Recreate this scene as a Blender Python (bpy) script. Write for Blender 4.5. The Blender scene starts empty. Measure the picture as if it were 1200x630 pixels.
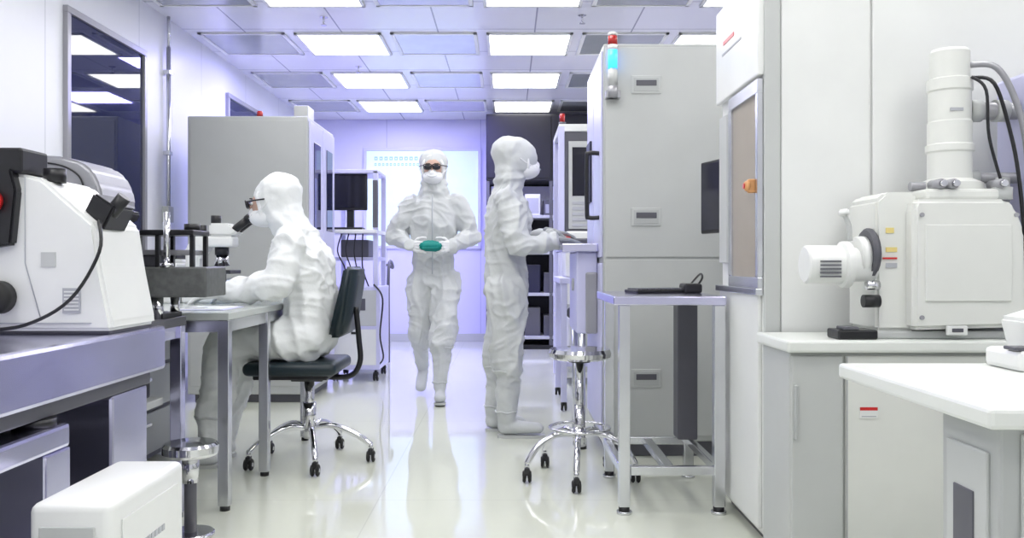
import bpy, bmesh, math
from mathutils import Vector, Matrix, noise
scene = bpy.context.scene
scene.view_settings.view_transform = 'Standard'
scene.view_settings.exposure = 0.0

# ---------------------------------------------------------------- materials
def mat(name, col, rough=0.5, metal=0.0, emit=None, estr=0.0, var=0.04, nscale=6.0, bump=0.0, bscale=40.0, ior=None, coat=0.0, alpha=None, trans=0.0):
    m = bpy.data.materials.new(name); m.use_nodes = True
    nt = m.node_tree; b = nt.nodes['Principled BSDF']
    b.inputs['Roughness'].default_value = rough
    b.inputs['Metallic'].default_value = metal
    if ior: b.inputs['IOR'].default_value = ior
    b.inputs['Coat Weight'].default_value = coat
    b.inputs['Transmission Weight'].default_value = trans
    if emit:
        b.inputs['Emission Color'].default_value = (*emit, 1); b.inputs['Emission Strength'].default_value = estr
    tc = nt.nodes.new('ShaderNodeTexCoord')
    n = nt.nodes.new('ShaderNodeTexNoise'); n.inputs['Scale'].default_value = nscale; n.inputs['Detail'].default_value = 3
    r = nt.nodes.new('ShaderNodeValToRGB')
    r.color_ramp.elements[0].position = 0.3; r.color_ramp.elements[1].position = 0.7
    r.color_ramp.elements[0].color = tuple(c * (1 - var) for c in col) + (1,)
    r.color_ramp.elements[1].color = tuple(min(1, c * (1 + var)) for c in col) + (1,)
    nt.links.new(tc.outputs['Object'], n.inputs['Vector'])
    nt.links.new(n.outputs['Fac'], r.inputs['Fac'])
    nt.links.new(r.outputs['Color'], b.inputs['Base Color'])
    if bump > 0:
        n2 = nt.nodes.new('ShaderNodeTexNoise'); n2.inputs['Scale'].default_value = bscale; n2.inputs['Detail'].default_value = 4
        nt.links.new(tc.outputs['Object'], n2.inputs['Vector'])
        bp = nt.nodes.new('ShaderNodeBump'); bp.inputs['Strength'].default_value = bump; bp.inputs['Distance'].default_value = 0.01
        nt.links.new(n2.outputs['Fac'], bp.inputs['Height']); nt.links.new(bp.outputs['Normal'], b.inputs['Normal'])
    return m

def seam_mat(name, col, line, axis, period, width, rough=0.35, offset=0.0, axis2=None, period2=1.0, offset2=0.0):
    m = mat(name, col, rough, var=0.015, nscale=1.5)
    nt = m.node_tree; b = nt.nodes['Principled BSDF']
    base = b.inputs['Base Color'].links[0].from_socket
    geo = nt.nodes.new('ShaderNodeNewGeometry'); sep = nt.nodes.new('ShaderNodeSeparateXYZ')
    nt.links.new(geo.outputs['Position'], sep.inputs[0])
    def line_mask(ax, per, off):
        a = nt.nodes.new('ShaderNodeMath'); a.operation = 'ADD'; a.inputs[1].default_value = off + 100 * per
        nt.links.new(sep.outputs[ax], a.inputs[0])
        md = nt.nodes.new('ShaderNodeMath'); md.operation = 'MODULO'; md.inputs[1].default_value = per
        nt.links.new(a.outputs[0], md.inputs[0])
        lt = nt.nodes.new('ShaderNodeMath'); lt.operation = 'LESS_THAN'; lt.inputs[1].default_value = width
        nt.links.new(md.outputs[0], lt.inputs[0]); return lt.outputs[0]
    f = line_mask(axis, period, offset)
    if axis2:
        g = line_mask(axis2, period2, offset2)
        mx = nt.nodes.new('ShaderNodeMath'); mx.operation = 'MAXIMUM'
        nt.links.new(f, mx.inputs[0]); nt.links.new(g, mx.inputs[1]); f = mx.outputs[0]
    mix = nt.nodes.new('ShaderNodeMix'); mix.data_type = 'RGBA'
    nt.links.new(f, mix.inputs[0]); nt.links.new(base, mix.inputs[6]); mix.inputs[7].default_value = (*line, 1)
    nt.links.new(mix.outputs[2], b.inputs['Base Color'])
    return m

M = {}
M['wall'] = seam_mat('wall_panel_white', (.80,.81,.86), (.55,.57,.62), 'Y', 1.2, .008, .35, offset=.1)
M['wallback'] = seam_mat('wall_panel_light_tint', (.68,.67,.96), (.45,.45,.75), 'X', 1.2, .008, .4, offset=.35)  # lavender light on the back wall is tinted into the panel colour
M['floor'] = seam_mat('floor_epoxy', (.71,.735,.645), (.62,.64,.56), 'X', 1.8, .005, .05, offset=.55, axis2='Y', period2=1.8)
M['floor'].node_tree.nodes['Principled BSDF'].inputs['IOR'].default_value = 1.7
M['ceil'] = seam_mat('ceiling_tile', (.84,.84,.91), (.36,.37,.45), 'X', .765, .012, .2, offset=-.2075, axis2='Y', period2=.7025, offset2=-.353)
M['vent'] = mat('ceiling_panel_lavender', (.60,.60,.76), .18, .2)
M['vent2'] = mat('ceiling_panel_gray', (.42,.44,.45), .18, .2)
M['light'] = mat('light_diffuser', (.9,.9,.9), .5, emit=(1.0,.99,.96), estr=9.0)
M['white'] = mat('white_enamel', (.80,.81,.80), .3, var=.02)
M['cream'] = mat('cream_enamel', (.76,.77,.74), .35, var=.02)
M['lav'] = mat('lavender_white_enamel', (.62,.62,.86), .35, var=.02)
M['gray'] = mat('gray_enamel', (.46,.475,.475), .35, var=.02)
M['lgray'] = mat('light_gray_enamel', (.53,.545,.54), .35, var=.02)
M['dgray'] = mat('dark_gray_enamel', (.10,.10,.12), .4)
M['black'] = mat('black_plastic', (.010,.010,.013), .35)
M['blackm'] = mat('black_matte_panel', (.008,.008,.014), .6)
M['navy'] = mat('navy_panel', (.012,.013,.04), .45)
M['steel'] = mat('brushed_steel', (.64,.63,.82), .2, 1.0, var=.10, nscale=3, bump=.05, bscale=10)  # violet cast of the light is mixed into the metal's base colour
M['steelw'] = mat('steel_neutral', (.68,.69,.72), .25, 1.0, var=.06)
M['chrome'] = mat('chrome', (.72,.72,.75), .1, 1.0)
M['slab'] = mat('granite_slab', (.11,.115,.115), .35, var=.2, nscale=40)
M['silver'] = mat('silver_paint', (.36,.36,.39), .3, .3)
M['seat'] = mat('teal_vinyl', (.007,.018,.026), .4, bump=.1)
M['rubber'] = mat('black_rubber', (.015,.015,.015), .6)
M['glassdark'] = mat('dark_window_glass', (.012,.016,.06), .03, ior=1.6)
M['lens'] = mat('goggle_lens', (.03,.03,.04), .08, ior=1.5)
M['glasstint'] = mat('tinted_glass', (.36,.31,.27), .06, ior=1.6)
M['screen'] = mat('monitor_screen', (.01,.01,.02), .12)
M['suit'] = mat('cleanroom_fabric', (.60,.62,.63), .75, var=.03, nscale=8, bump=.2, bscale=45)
M['suitlit'] = mat('cleanroom_fabric_lit', (.80,.82,.83), .75, var=.02, nscale=8, bump=.2, bscale=45)  # lit copy of the suit fabric, brighter light put into its colour
M['mask'] = mat('mask_fabric', (.85,.86,.88), .7)
M['trim_f'] = mat('fabric_trim', (.46,.49,.53), .7)
M['skin'] = mat('skin', (.60,.40,.32), .5, var=.06)
M['eye'] = mat('eye_white', (.8,.8,.8), .2)
M['iris'] = mat('iris_dark', (.03,.015,.01), .15)
M['glove'] = mat('white_glove', (.78,.79,.80), .5)
M['gloveg'] = mat('gray_glove', (.26,.28,.30), .5)
M['teal'] = mat('teal_cloth', (.0,.26,.23), .55, bump=.3)
M['red'] = mat('red_plastic', (.6,.02,.02), .3)
M['orange'] = mat('orange_plastic', (.72,.36,.15), .4)
M['yellow'] = mat('yellow_label', (.8,.66,.25), .5)
M['bluelamp'] = mat('blue_lamp', (.05,.3,.9), .3, emit=(.03,.35,1.0), estr=2.2)
M['redlamp'] = mat('red_lamp', (.42,.02,.02), .25)
M['led'] = mat('blue_led', (.2,.5,1), .3, emit=(.2,.6,1.0), estr=1.5)
M['bright'] = mat('lit_window', (.66,.80,.86), .5, emit=(.70,.93,1.0), estr=.28)
M['wtext'] = mat('window_lettering', (.35,.60,.70), .5)
M['stagelamp'] = mat('stage_lamp', (.9,.9,1), .4, emit=(.75,.8,1.0), estr=7)
M['wood'] = mat('counter_laminate', (.78,.80,.77), .3, var=.02)
M['desk'] = mat('desk_laminate', (.50,.53,.52), .2, var=.03)
M['label'] = mat('grey_print', (.45,.46,.5), .5)

# ---------------------------------------------------------------- mesh builder
class B:
    def __init__(s, Mx=None):
        s.v=[]; s.f=[]; s.mi=[]; s.sm=[]; s.mats=[]; s.M = Mx
    def add(s, bm, m, smooth):
        if isinstance(m, str): m = M[m]
        if m not in s.mats: s.mats.append(m)
        k = s.mats.index(m)
        bmesh.ops.recalc_face_normals(bm, faces=bm.faces[:])
        bm.verts.index_update(); o = len(s.v)
        for v in bm.verts:
            s.v.append((s.M @ v.co) if s.M is not None else v.co.copy())
        for f in bm.faces:
            s.f.append([o + v.index for v in f.verts]); s.mi.append(k)
            s.sm.append(smooth(f) if callable(smooth) else smooth)
        bm.free()
    def box(s, x0,x1,y0,y1,z0,z1, m, bev=.004, seg=2, rot=None):
        if x1<x0: x0,x1=x1,x0
        if y1<y0: y0,y1=y1,y0
        if z1<z0: z0,z1=z1,z0
        bm = bmesh.new(); bmesh.ops.create_cube(bm, size=1)
        d = Vector((x1-x0,y1-y0,z1-z0)); c = Vector(((x0+x1)/2,(y0+y1)/2,(z0+z1)/2))
        for v in bm.verts: v.co = Vector((v.co.x*d.x, v.co.y*d.y, v.co.z*d.z))
        bev = min(bev, min(d)*.45)
        if bev > 0: bmesh.ops.bevel(bm, geom=bm.edges[:], offset=bev, segments=seg, affect='EDGES', profile=.5)
        R = Matrix.Rotation(rot[1], 3, rot[0]) if rot else Matrix.Identity(3)
        for v in bm.verts: v.co = R @ v.co + c
        s.add(bm, m, bev > .012)
    def cyl(s, p0, p1, r, m, r1=None, seg=24, bev=0.0):
        p0=Vector(p0); p1=Vector(p1); d=p1-p0; L=d.length
        bm = bmesh.new(); bmesh.ops.create_cone(bm, cap_ends=True, segments=seg, radius1=r, radius2=r if r1 is None else r1, depth=L)
        if bev>0:
            ed=[e for e in bm.edges if any(len(f.verts)>4 for f in e.link_faces)]
            bmesh.ops.bevel(bm, geom=ed, offset=bev, segments=2, affect='EDGES')
        q = d.to_track_quat('Z','Y').to_matrix(); c=(p0+p1)/2
        for v in bm.verts: v.co = q @ v.co + c
        s.add(bm, m, lambda f: len(f.verts) <= 4)
    def sph(s, c, r, m, seg=20, R=None):
        if not hasattr(r,'__len__'): r=(r,r,r)
        bm = bmesh.new(); bmesh.ops.create_uvsphere(bm, u_segments=seg, v_segments=max(8,seg//2+2), radius=1)
        for v in bm.verts:
            p = Vector((v.co.x*r[0], v.co.y*r[1], v.co.z*r[2]))
            if R is not None: p = R @ p
            v.co = p + Vector(c)
        s.add(bm, m, True)
    def prism(s, poly, axis, a0, a1, m, bev=.004, seg=2, smooth=False):
        bm = bmesh.new()
        def mk(p,a):
            if axis=='Y': return (p[0],a,p[1])
            if axis=='X': return (a,p[0],p[1])
            return (p[0],p[1],a)
        A=[bm.verts.new(mk(p,a0)) for p in poly]; Bv=[bm.verts.new(mk(p,a1)) for p in poly]
        n=len(poly)
        bm.faces.new(A); bm.faces.new(Bv[::-1])
        for i in range(n): bm.faces.new((A[i],A[(i+1)%n],Bv[(i+1)%n],Bv[i]))
        bmesh.ops.recalc_face_normals(bm, faces=bm.faces[:])
        if bev>0: bmesh.ops.bevel(bm, geom=bm.edges[:], offset=bev, segments=seg, affect='EDGES', clamp_overlap=True)
        s.add(bm, m, smooth)
    def lathe(s, c, prof, m, seg=32, axis='Z'):
        bm = bmesh.new()
        def ring(r,z):
            out=[]
            for i in range(seg):
                a=2*math.pi*i/seg
                p = (r*math.cos(a), r*math.sin(a), z)
                if axis=='X': p=(p[2],p[0],p[1])
                out.append(bm.verts.new(Vector(p)+Vector(c)))
            return out
        bm.faces.new(ring(*prof[0]))
        for p,q in zip(prof,prof[1:]):
            a=ring(*p); b=ring(*q)
            for i in range(seg): bm.faces.new((a[i],a[(i+1)%seg],b[(i+1)%seg],b[i]))
        bm.faces.new(ring(*prof[-1])[::-1])
        s.add(bm, m, lambda f: len(f.verts)<=4)
    def tube(s, pts, r, m, seg=8, closed=False, sub=6):
        pts=[Vector(p) for p in pts]
        if sub>1 and len(pts)>2:
            out=[]; n=len(pts)
            for i in range(n if closed else n-1):
                if closed: p0,p1,p2,p3=pts[i-1],pts[i],pts[(i+1)%n],pts[(i+2)%n]
                else: p0,p1,p2,p3=pts[max(i-1,0)],pts[i],pts[i+1],pts[min(i+2,n-1)]
                for k in range(sub):
                    t=k/sub
                    out.append(.5*((2*p1)+(-p0+p2)*t+(2*p0-5*p1+4*p2-p3)*t*t+(-p0+3*p1-3*p2+p3)*t**3))
            if not closed: out.append(pts[-1])
            pts=out
        bm=bmesh.new(); rings=[]; n=len(pts); up=None
        for i,p in enumerate(pts):
            if closed: t=pts[(i+1)%n]-pts[i-1]
            else: t=pts[min(i+1,n-1)]-pts[max(i-1,0)]
            t.normalize()
            if up is None: up = Vector((0,0,1)) if abs(t.z)<.9 else Vector((1,0,0))
            a=t.cross(up); 
            if a.length<1e-5: a=t.cross(Vector((0.3,1,0.2)))
            a.normalize(); b=a.cross(t).normalized(); up=b
            rings.append([bm.verts.new(p+r*(math.cos(2*math.pi*k/seg)*a+math.sin(2*math.pi*k/seg)*b)) for k in range(seg)])
        rr = list(zip(rings,rings[1:])) + ([(rings[-1],rings[0])] if closed else [])
        for A,C in rr:
            for k in range(seg): bm.faces.new((A[k],A[(k+1)%seg],C[(k+1)%seg],C[k]))
        if not closed:
            bm.faces.new(rings[0]); bm.faces.new(rings[-1][::-1])
        s.add(bm, m, True)
    def build(s, name, parent=None):
        xs=[v.x for v in s.v]; ys=[v.y for v in s.v]; zs=[v.z for v in s.v]
        o=Vector(((min(xs)+max(xs))/2,(min(ys)+max(ys))/2,min(zs)))
        me=bpy.data.meshes.new(name); me.from_pydata([v-o for v in s.v],[],s.f)
        for m in s.mats: me.materials.append(m)
        me.polygons.foreach_set('material_index', s.mi); me.polygons.foreach_set('use_smooth', s.sm); me.update()
        ob=bpy.data.objects.new(name, me); scene.collection.objects.link(ob); ob.location=o
        if parent: ob.parent=parent; ob.matrix_parent_inverse=Matrix.Translation(-parent.location)
        return ob

# ---------------------------------------------------------------- room shell
XL,XR,YB,YF,ZC = -2.55,3.2,10.9,-1.5,2.83
b=B(); b.box(XL-.1,XR+.1,YF,YB+.1,-.1,0,'floor',0); b.build('floor')
b=B(); b.box(XL-.1,XR+.1,YF,YB+.1,ZC,ZC+.1,'ceil',0); b.build('ceiling')
b=B(); b.box(XL-.1,XL,YF,YB,0,ZC,'wall',0); b.build('wall_left')
b=B(); b.box(XR,XR+.1,YF,YB,0,ZC,'wall',0); b.build('wall_right')
b=B(); b.box(XL-.1,XR+.1,YB,YB+.1,0,ZC,'wallback',0); b.build('wall_back')
b=B(); b.box(XL,XL+.015,YF,YB,0,.1,'lgray',.003); b.build('baseboard_left')
b=B(); b.box(XL,XR,YB-.015,YB,0,.1,'lgray',.003); b.build('baseboard_back')

def wall_window(name,y0,y1,z0,z1):
    b=B(); x=XL; t=.04
    b.box(x,x+.012,y0,y1,z0,z1,'glassdark',0)
    for a in [(y0-t,y1+t,z1,z1+t),(y0-t,y1+t,z0-t,z0),(y0-t,y0,z0,z1),(y1,y1+t,z0,z1)]:
        b.box(x,x+.03,a[0],a[1],a[2],a[3],'silver',.003)
    b.build(name)
wall_window('window_1',4.93,5.93,1.05,2.44)
wall_window('window_2',7.75,8.7,1.3,2.5)
# bright glazed window in back wall
b=B()
b.box(-1.8,-.38,YB-.015,YB,1.22,2.43,'bright',0)
for a in [(-1.84,-.34,2.43,2.47),(-1.84,-.34,1.18,1.22),(-1.84,-1.8,1.22,2.43),(-.38,-.34,1.22,2.43)]:
    b.box(a[0],a[1],YB-.03,YB,a[2],a[3],'lav',.003)
for r,(n,z,w) in enumerate(((9,2.31,.05),(12,2.24,.035))):
    for k in range(n): 
        x=-1.70+k*(w+.014); b.box(x,x+w*.8,YB-.018,YB-.014,z,z+w*.9,'wtext',0); b.box(x+w*.2,x+w*.6,YB-.0185,YB-.016,z+w*.25,z+w*.6,'bright',0)
b.build('window_3')
# conduit
b=B(); b.cyl((XL+.03,6.34,.9),(XL+.03,6.34,2.6),.016,'steelw'); b.cyl((XL+.03,6.34,2.6),(XL+.03,6.34,ZC),.012,'steelw')
for z in (1.2,1.8,2.4): b.box(XL,XL+.05,6.31,6.37,z,z+.03,'steelw',.003)
b.box(XL,XL+.05,6.29,6.39,1.3,1.42,'lgray',.005); b.build('conduit_pipe')

# ceiling lights, panels
rows=[7.12+1.405*k for k in range(-5,3)]
for y in rows:
    for x in (-1.355,.175,1.705):
        b=B(); h=.345
        b.box(x-h+.02,x+h-.02,y-h+.02,y+h-.02,ZC-.012,ZC-.004,'light',0)
        for a in [(x-h,x+h,y-h,y-h+.025),(x-h,x+h,y+h-.025,y+h),(x-h,x-h+.025,y-h,y+h),(x+h-.025,x+h,y-h,y+h)]:
            b.box(*a,ZC-.018,ZC,'white',.002)
        b.build('ceiling_light')
    for x in (-2.12,-.59,.94,2.47):
        b=B(); h=.345
        b.box(x-h+.03,x+h-.03,y-h+.03,y+h-.03,ZC-.010,ZC,'vent' if -1<x<0 else 'vent2',.002)
        for a in [(x-h,x+h,y-h,y-h+.03),(x-h,x+h,y+h-.03,y+h),(x-h,x-h+.03,y-h,y+h),(x+h-.03,x+h,y-h,y+h)]:
            b.box(*a,ZC-.014,ZC,'white',.002)
        b.build('ceiling_filter_panel')
for (x,y) in ((-1.37,6.35),(-1.39,7.95),(.55,6.3),(-.2,4.9)):
    b=B(); b.cyl((x,y,ZC-.004),(x,y,ZC),.03,'chrome'); b.cyl((x,y,ZC-.06),(x,y,ZC),.008,'chrome'); b.cyl((x,y,ZC-.065),(x,y,ZC-.058),.022,'chrome'); b.build('ceiling_sprinkler')

# ---------------------------------------------------------------- helper furniture
def caster(b,x,y,z0=0,r=.028,w=.02):
    b.cyl((x-w,y,z0+r),(x-.005,y,z0+r),r,'rubber',bev=.004); b.cyl((x+.005,y,z0+r),(x+w,y,z0+r),r,'rubber',bev=.004)
    b.cyl((x-w-.002,y,z0+r),(x+w+.002,y,z0+r),.01,'chrome')
    b.box(x-.012,x+.012,y-.018,y+.018,z0+r*1.3,z0+2*r+.012,'black',.004)
def star(b,cx,cy,R,angs,hubz=.17,m='chrome'):
    b.cyl((cx,cy,hubz-.05),(cx,cy,hubz+.04),.032,m,bev=.005)
    for a in angs:
        a=math.radians(a); dx,dy=math.cos(a),math.sin(a)
        P=lambda r,z:(cx+dx*r,cy+dy*r,z)
        b.tube([P(.02,hubz),P(R*.4,hubz+.012),P(R*.8,hubz-.04),P(R,.085)],.014,m,seg=10)
        b.cyl(P(R,.06),P(R,.095),.011,m)
        caster(b,cx+dx*R,cy+dy*R)

# ---------------------------------------------------------------- tall cabinet left
b=B()
b.box(-2.29,-1.43,6.1,7.0,.06,2.05,'gray',.008)
b.box(-2.25,-1.47,6.14,6.96,0,.06,'dgray',.003)
b.box(-2.27,-1.45,6.094,6.1,.12,2.02,'gray',.003)
for y0,y1 in ((6.13,6.54),(6.56,6.97)):
    b.box(-1.43,-1.415,y0,y1,.1,2.02,'lav',.004)
    b.box(-1.415,-1.41,y0+.1,y1-.1,1.25,1.88,'glassdark',.002)
    b.box(-1.415,-1.40,y0+.02 if y0>6.5 else y1-.04,y0+.04 if y0>6.5 else y1-.02,.95,1.15,'black',.004)
b.box(-2.1,-1.5,6.3,6.8,2.05,2.065,'dgray',.004)
b.cyl((-1.83,6.3,2.05),(-1.83,6.3,2.075),.03,'dgray'); b.cyl((-1.83,6.3,2.075),(-1.83,6.3,2.12),.022,'redlamp',bev=.006)
b.box(-1.63,-1.52,6.5,6.7,2.05,2.2,'lgray',.006)
b.build('storage_cabinet')

# ---------------------------------------------------------------- desk
def metal_desk(name,x0,x1,y0,y1,ztop,th,legs,topm='desk',bar=.2,lw=.045,legm='steelw'):
    b=B(); b.box(x0,x1,y0,y1,ztop-th,ztop,topm,.004)
    for (lx,ly) in legs:
        b.box(lx-lw/2,lx+lw/2,ly-lw/2,ly+lw/2,.02,ztop-th,legm,.003)
        b.cyl((lx,ly,0),(lx,ly,.02),.02,'black')
    b.box(x0+.02,x1-.01,y0+.01,y0+.04,ztop-th-.05,ztop-th,legm,.003)
    b.box(x0+.02,x1-.01,y1-.04,y1-.01,ztop-th-.05,ztop-th,legm,.003)
    b.box(x1-.04,x1-.01,y0+.04,y1-.04,ztop-th-.05,ztop-th,legm,.003)
    return b
b=metal_desk('d',-2.5,-1.12,3.43,4.85,.80,.03,[(-1.145,3.455),(-2.46,3.455),(-1.145,4.02),(-1.145,4.82),(-2.46,4.82)])
b.build('lab_desk')
b=B()
b.box(-2.4,-1.78,3.6,4.6,.03,.72,'dgray',.006)
for i in range(3): b.box(-1.78,-1.765,3.63,4.57,.06+.22*i,.26+.22*i,'gray',.004); b.box(-1.765,-1.75,4.0,4.2,.2+.22*i,.215+.22*i,'chrome',.002)
b.build('drawer_pedestal')
b=metal_desk('d',-2.5,-1.28,2.82,3.40,.79,.035,[(-1.30,2.86),(-1.30,3.36),(-2.45,2.86),(-2.45,3.36)],topm='dgray',legm='steel')
b.box(-2.4,-1.34,2.9,3.32,.45,.48,'gray',.004)
b.box(-1.75,-1.38,2.95,3.3,.48,.66,'black',.01)
b.box(-2.3,-1.8,2.95,3.3,.48,.70,'lgray',.01)
b.build('instrument_bench')

b=B()
b.box(-1.53,-1.12,3.17,3.395,.872,.985,'slab',.006)
for x in (-1.48,-1.40,-1.31):
    for y in (3.2,3.36): b.cyl((x,y,.79),(x,y,.872),.018,'chrome')
b.box(-1.52,-1.29,3.19,3.38,.79,.81,'black',.003)
b.box(-1.46,-1.18,3.2,3.38,1.105,1.125,'black',.004)
for x in (-1.45,-1.19,-1.32):
    b.box(x-.008,x+.008,3.21,3.23,.985,1.105,'black',.002); b.box(x-.008,x+.008,3.35,3.37,.985,1.105,'black',.002)
b.box(-1.44,-1.2,3.24,3.36,1.03,1.05,'silver',.003)
b.box(-1.42,-1.34,3.25,3.33,.985,1.03,'dgray',.006)
b.cyl((-1.275,3.19,.985),(-1.275,3.19,1.19),.012,'chrome')
b.cyl((-1.275,3.19,.985),(-1.275,3.19,1.0),.025,'chrome')
b.cyl((-1.22,3.3,1.125),(-1.22,3.3,1.15),.03,'black')
b.build('inspection_stage')

# silver-hooded instrument
b=B(Matrix.Translation((-.06,0,0)))
prof=[(-1.68,1.17),(-1.68,1.31),(-1.66,1.34),(-1.61,1.355),(-1.52,1.362),(-1.43,1.357),(-1.37,1.34),(-1.33,1.31),(-1.305,1.26),(-1.295,1.21),(-1.30,1.185)]
b.prism(prof,'Y',2.85,3.12,'silver',.012,3,False)
b.prism([(-1.69,1.13),(-1.69,1.175),(-1.30,1.19),(-1.285,1.18),(-1.30,1.15),(-1.38,1.135)],'Y',2.84,3.13,'black',.005)
b.tube([(-1.63,2.845,1.20),(-1.63,2.845,1.30),(-1.58,2.845,1.33),(-1.45,2.845,1.33),(-1.37,2.845,1.29),(-1.345,2.845,1.21)],.003,'black')
b.box(-1.52,-1.50,2.843,2.85,1.20,1.345,'black',.001)
b.box(-1.62,-1.52,2.92,3.1,.79,1.14,'dgray',.01)
b.box(-1.66,-1.3,2.87,3.12,.79,.83,'black',.006)
b.cyl((-1.40,2.95,1.03),(-1.40,2.95,1.14),.035,'black'); b.cyl((-1.40,2.95,.985),(-1.40,2.95,1.03),.02,'chrome')
b.cyl((-1.34,2.97,1.04),(-1.36,2.97,1.14),.018,'chrome')
b.box(-1.50,-1.29,2.88,3.08,.95,.98,'black',.004)
b.box(-1.46,-1.26,2.90,3.05,.915,.94,'silver',.004)
b.cyl((-1.42,2.99,.83),(-1.42,2.99,.95),.03,'dgray')
b.cyl((-1.27,2.95,1.03),(-1.27,2.95,1.06),.02,'black')
b.tube([(-1.29,2.9,1.16),(-1.24,2.9,1.1),(-1.25,2.9,1.0),(-1.33,2.9,.96)],.005,'black')
b.tube([(-1.46,2.86,1.14),(-1.42,2.83,1.05),(-1.47,2.84,.98)],.006,'black')
b.box(-1.53,-1.45,2.90,3.0,1.0,1.13,'dgray',.01)
b.build('measuring_microscope')

# ---------------------------------------------------------------- steel table + angular white instrument
b=B()
b.box(-2.3,-1.1,1.3,2.75,.66,.80,'steel',.012)
b.box(-2.28,-1.13,1.33,2.70,.62,.66,'dgray',.004)
for (x,y) in ((-1.22,2.56),(-2.2,2.56)):
    b.box(x-.09,x+.09,y-.12,y+.12,.04,.62,'steel',.01); b.cyl((x,y,0),(x,y,.04),.05,'black')
b.box(-2.25,-1.1,1.35,2.15,.54,.60,'steel',.01)
for (x,y) in ((-1.16,2.09),(-1.16,1.42),(-2.2,2.09),(-2.2,1.42)): b.box(x-.06,x+.06,y-.06,y+.06,.0,.54,'steel',.006); b.cyl((x,y,.60),(x,y,.62),.05,'black')
b.box(-2.2,-1.16,1.45,2.05,.2,.24,'steel',.004)
b.box(-2.0,-1.25,1.5,2.1,.24,.5,'dgray',.01)
b.build('vibration_isolation_table')

b=B()
b.prism([(-1.75,.81),(-1.75,1.25),(-1.36,1.25),(-1.30,1.235),(-1.155,1.11),(-1.135,.98),(-1.105,.83),(-1.105,.81)],'Y',2.38,2.68,'white',.010,3)
b.box(-1.74,-1.12,2.40,2.66,.80,.812,'dgray',.003)
b.box(-1.6,-1.16,2.376,2.382,.83,.834,'label',.0)
b.tube([(-1.345,2.378,1.24),(-1.345,2.378,1.0),(-1.30,2.378,.84)],.0015,'label',sub=1)
b.prism([(-1.215,1.12),(-1.175,1.20),(-1.115,1.16),(-1.15,1.09)],'Y',2.42,2.56,'black',.006)
b.cyl((-1.14,2.45,1.14),(-1.10,2.45,1.19),.02,'black')
b.box(-1.52,-1.345,2.36,2.5,1.25,1.32,'black',.008)
b.prism([(-1.5,1.03),(-1.5,1.26),(-1.37,1.26),(-1.355,1.2),(-1.37,1.05)],'Y',2.35,2.39,'black',.006)
b.cyl((-1.42,2.32,1.17),(-1.42,2.355,1.17),.032,'red',bev=.006); b.cyl((-1.42,2.30,1.17),(-1.42,2.32,1.17),.02,'black')
b.cyl((-1.41,2.30,.905),(-1.41,2.38,.905),.046,'rubber',bev=.008); b.cyl((-1.41,2.29,.905),(-1.41,2.30,.905),.03,'dgray')
b.box(-1.24,-1.19,2.376,2.381,.86,.93,'label',.0); b.box(-1.3,-1.26,2.376,2.381,.99,1.03,'lgray',.0)
for k in range(6): b.box(-1.235,-1.195,2.374,2.377,.868+k*.01,.872+k*.01,'white',0)
b.tube([(-1.46,2.34,.815),(-1.32,2.33,.83),(-1.20,2.34,.90),(-1.13,2.36,1.03),(-1.15,2.4,1.12)],.005,'black')
b.cyl((-1.3,2.45,1.23),(-1.3,2.45,1.27),.03,'black')
b.build('inspection_instrument')

# PC tower
b=B()
b.box(-.985,-.815,1.75,2.15,.015,.505,'white',.018,3)
b.box(-.815,-.811,1.80,2.1,.06,.46,'white',.002)
b.box(-.96,-.845,1.744,1.75,.3,.46,'lgray',.003)
b.box(-.8115,-.809,1.82,1.845,.375,.385,'led',0)
for k in range(6): b.box(-.8115,-.809,1.90+k*.02,1.914+k*.02,.372,.386,'label',0)
for z in (.1,.13,.16,.19): b.box(-.95,-.855,1.746,1.75,z,z+.008,'dgray',0)
for x in (-.96,-.85):
    for y in (1.79,2.11): b.cyl((x,y,0),(x,y,.016),.015,'black')
b.build('computer_tower')

# low stool beside bench
b=B(); cx,cy=-1.16,3.12
b.lathe((cx,cy,0),[(.02,.30),(.095,.30),(.10,.31),(.10,.335),(.09,.345),(.02,.347)],'chrome')
b.cyl((cx,cy,.02),(cx,cy,.31),.022,'dgray'); b.cyl((cx,cy,0),(cx,cy,.02),.085,'chrome',bev=.005); b.cyl((cx,cy,.2),(cx,cy,.3),.03,'chrome')
b.build('step_stool')

# ---------------------------------------------------------------- compound microscope at desk
b=B(); y=4.33
b.box(-1.62,-1.36,y-.1,y+.1,.80,.845,'white',.012)
b.prism([(-1.62,.845),(-1.62,1.08),(-1.58,1.12),(-1.50,1.12),(-1.50,1.08),(-1.55,1.03),(-1.55,.845)],'Y',y-.05,y+.05,'white',.01)
b.box(-1.60,-1.38,y-.055,y+.055,1.08,1.135,'white',.012)
b.box(-1.53,-1.38,y-.09,y+.09,.945,.965,'black',.004)
b.cyl((-1.45,y,.845),(-1.45,y,.90),.035,'stagelamp'); b.cyl((-1.45,y,.90),(-1.45,y,.945),.022,'black')
b.cyl((-1.45,y,1.04),(-1.45,y,1.08),.035,'black')
for a in range(4):
    dx,dy=.018*math.cos(a*1.57),.018*math.sin(a*1.57); b.cyl((-1.45+dx,y+dy,1.045),(-1.45+dx*1.7,y+dy*1.7,.985),.010,'chrome')
b.prism([(-1.50,1.135),(-1.38,1.135),(-1.35,1.16),(-1.40,1.20),(-1.50,1.20)],'Y',y-.055,y+.055,'white',.01)
for s in (-.03,.03):
    b.cyl((-1.38,y+s,1.165),(-1.315,y+s,1.215),.02,'black'); b.cyl((-1.315,y+s,1.215),(-1.295,y+s,1.23),.024,'black')
b.cyl((-1.48,y,1.20),(-1.48,y,1.24),.025,'black'); b.cyl((-1.54,y-.03,1.135),(-1.54,y-.03,1.19),.022,'black')
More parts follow.
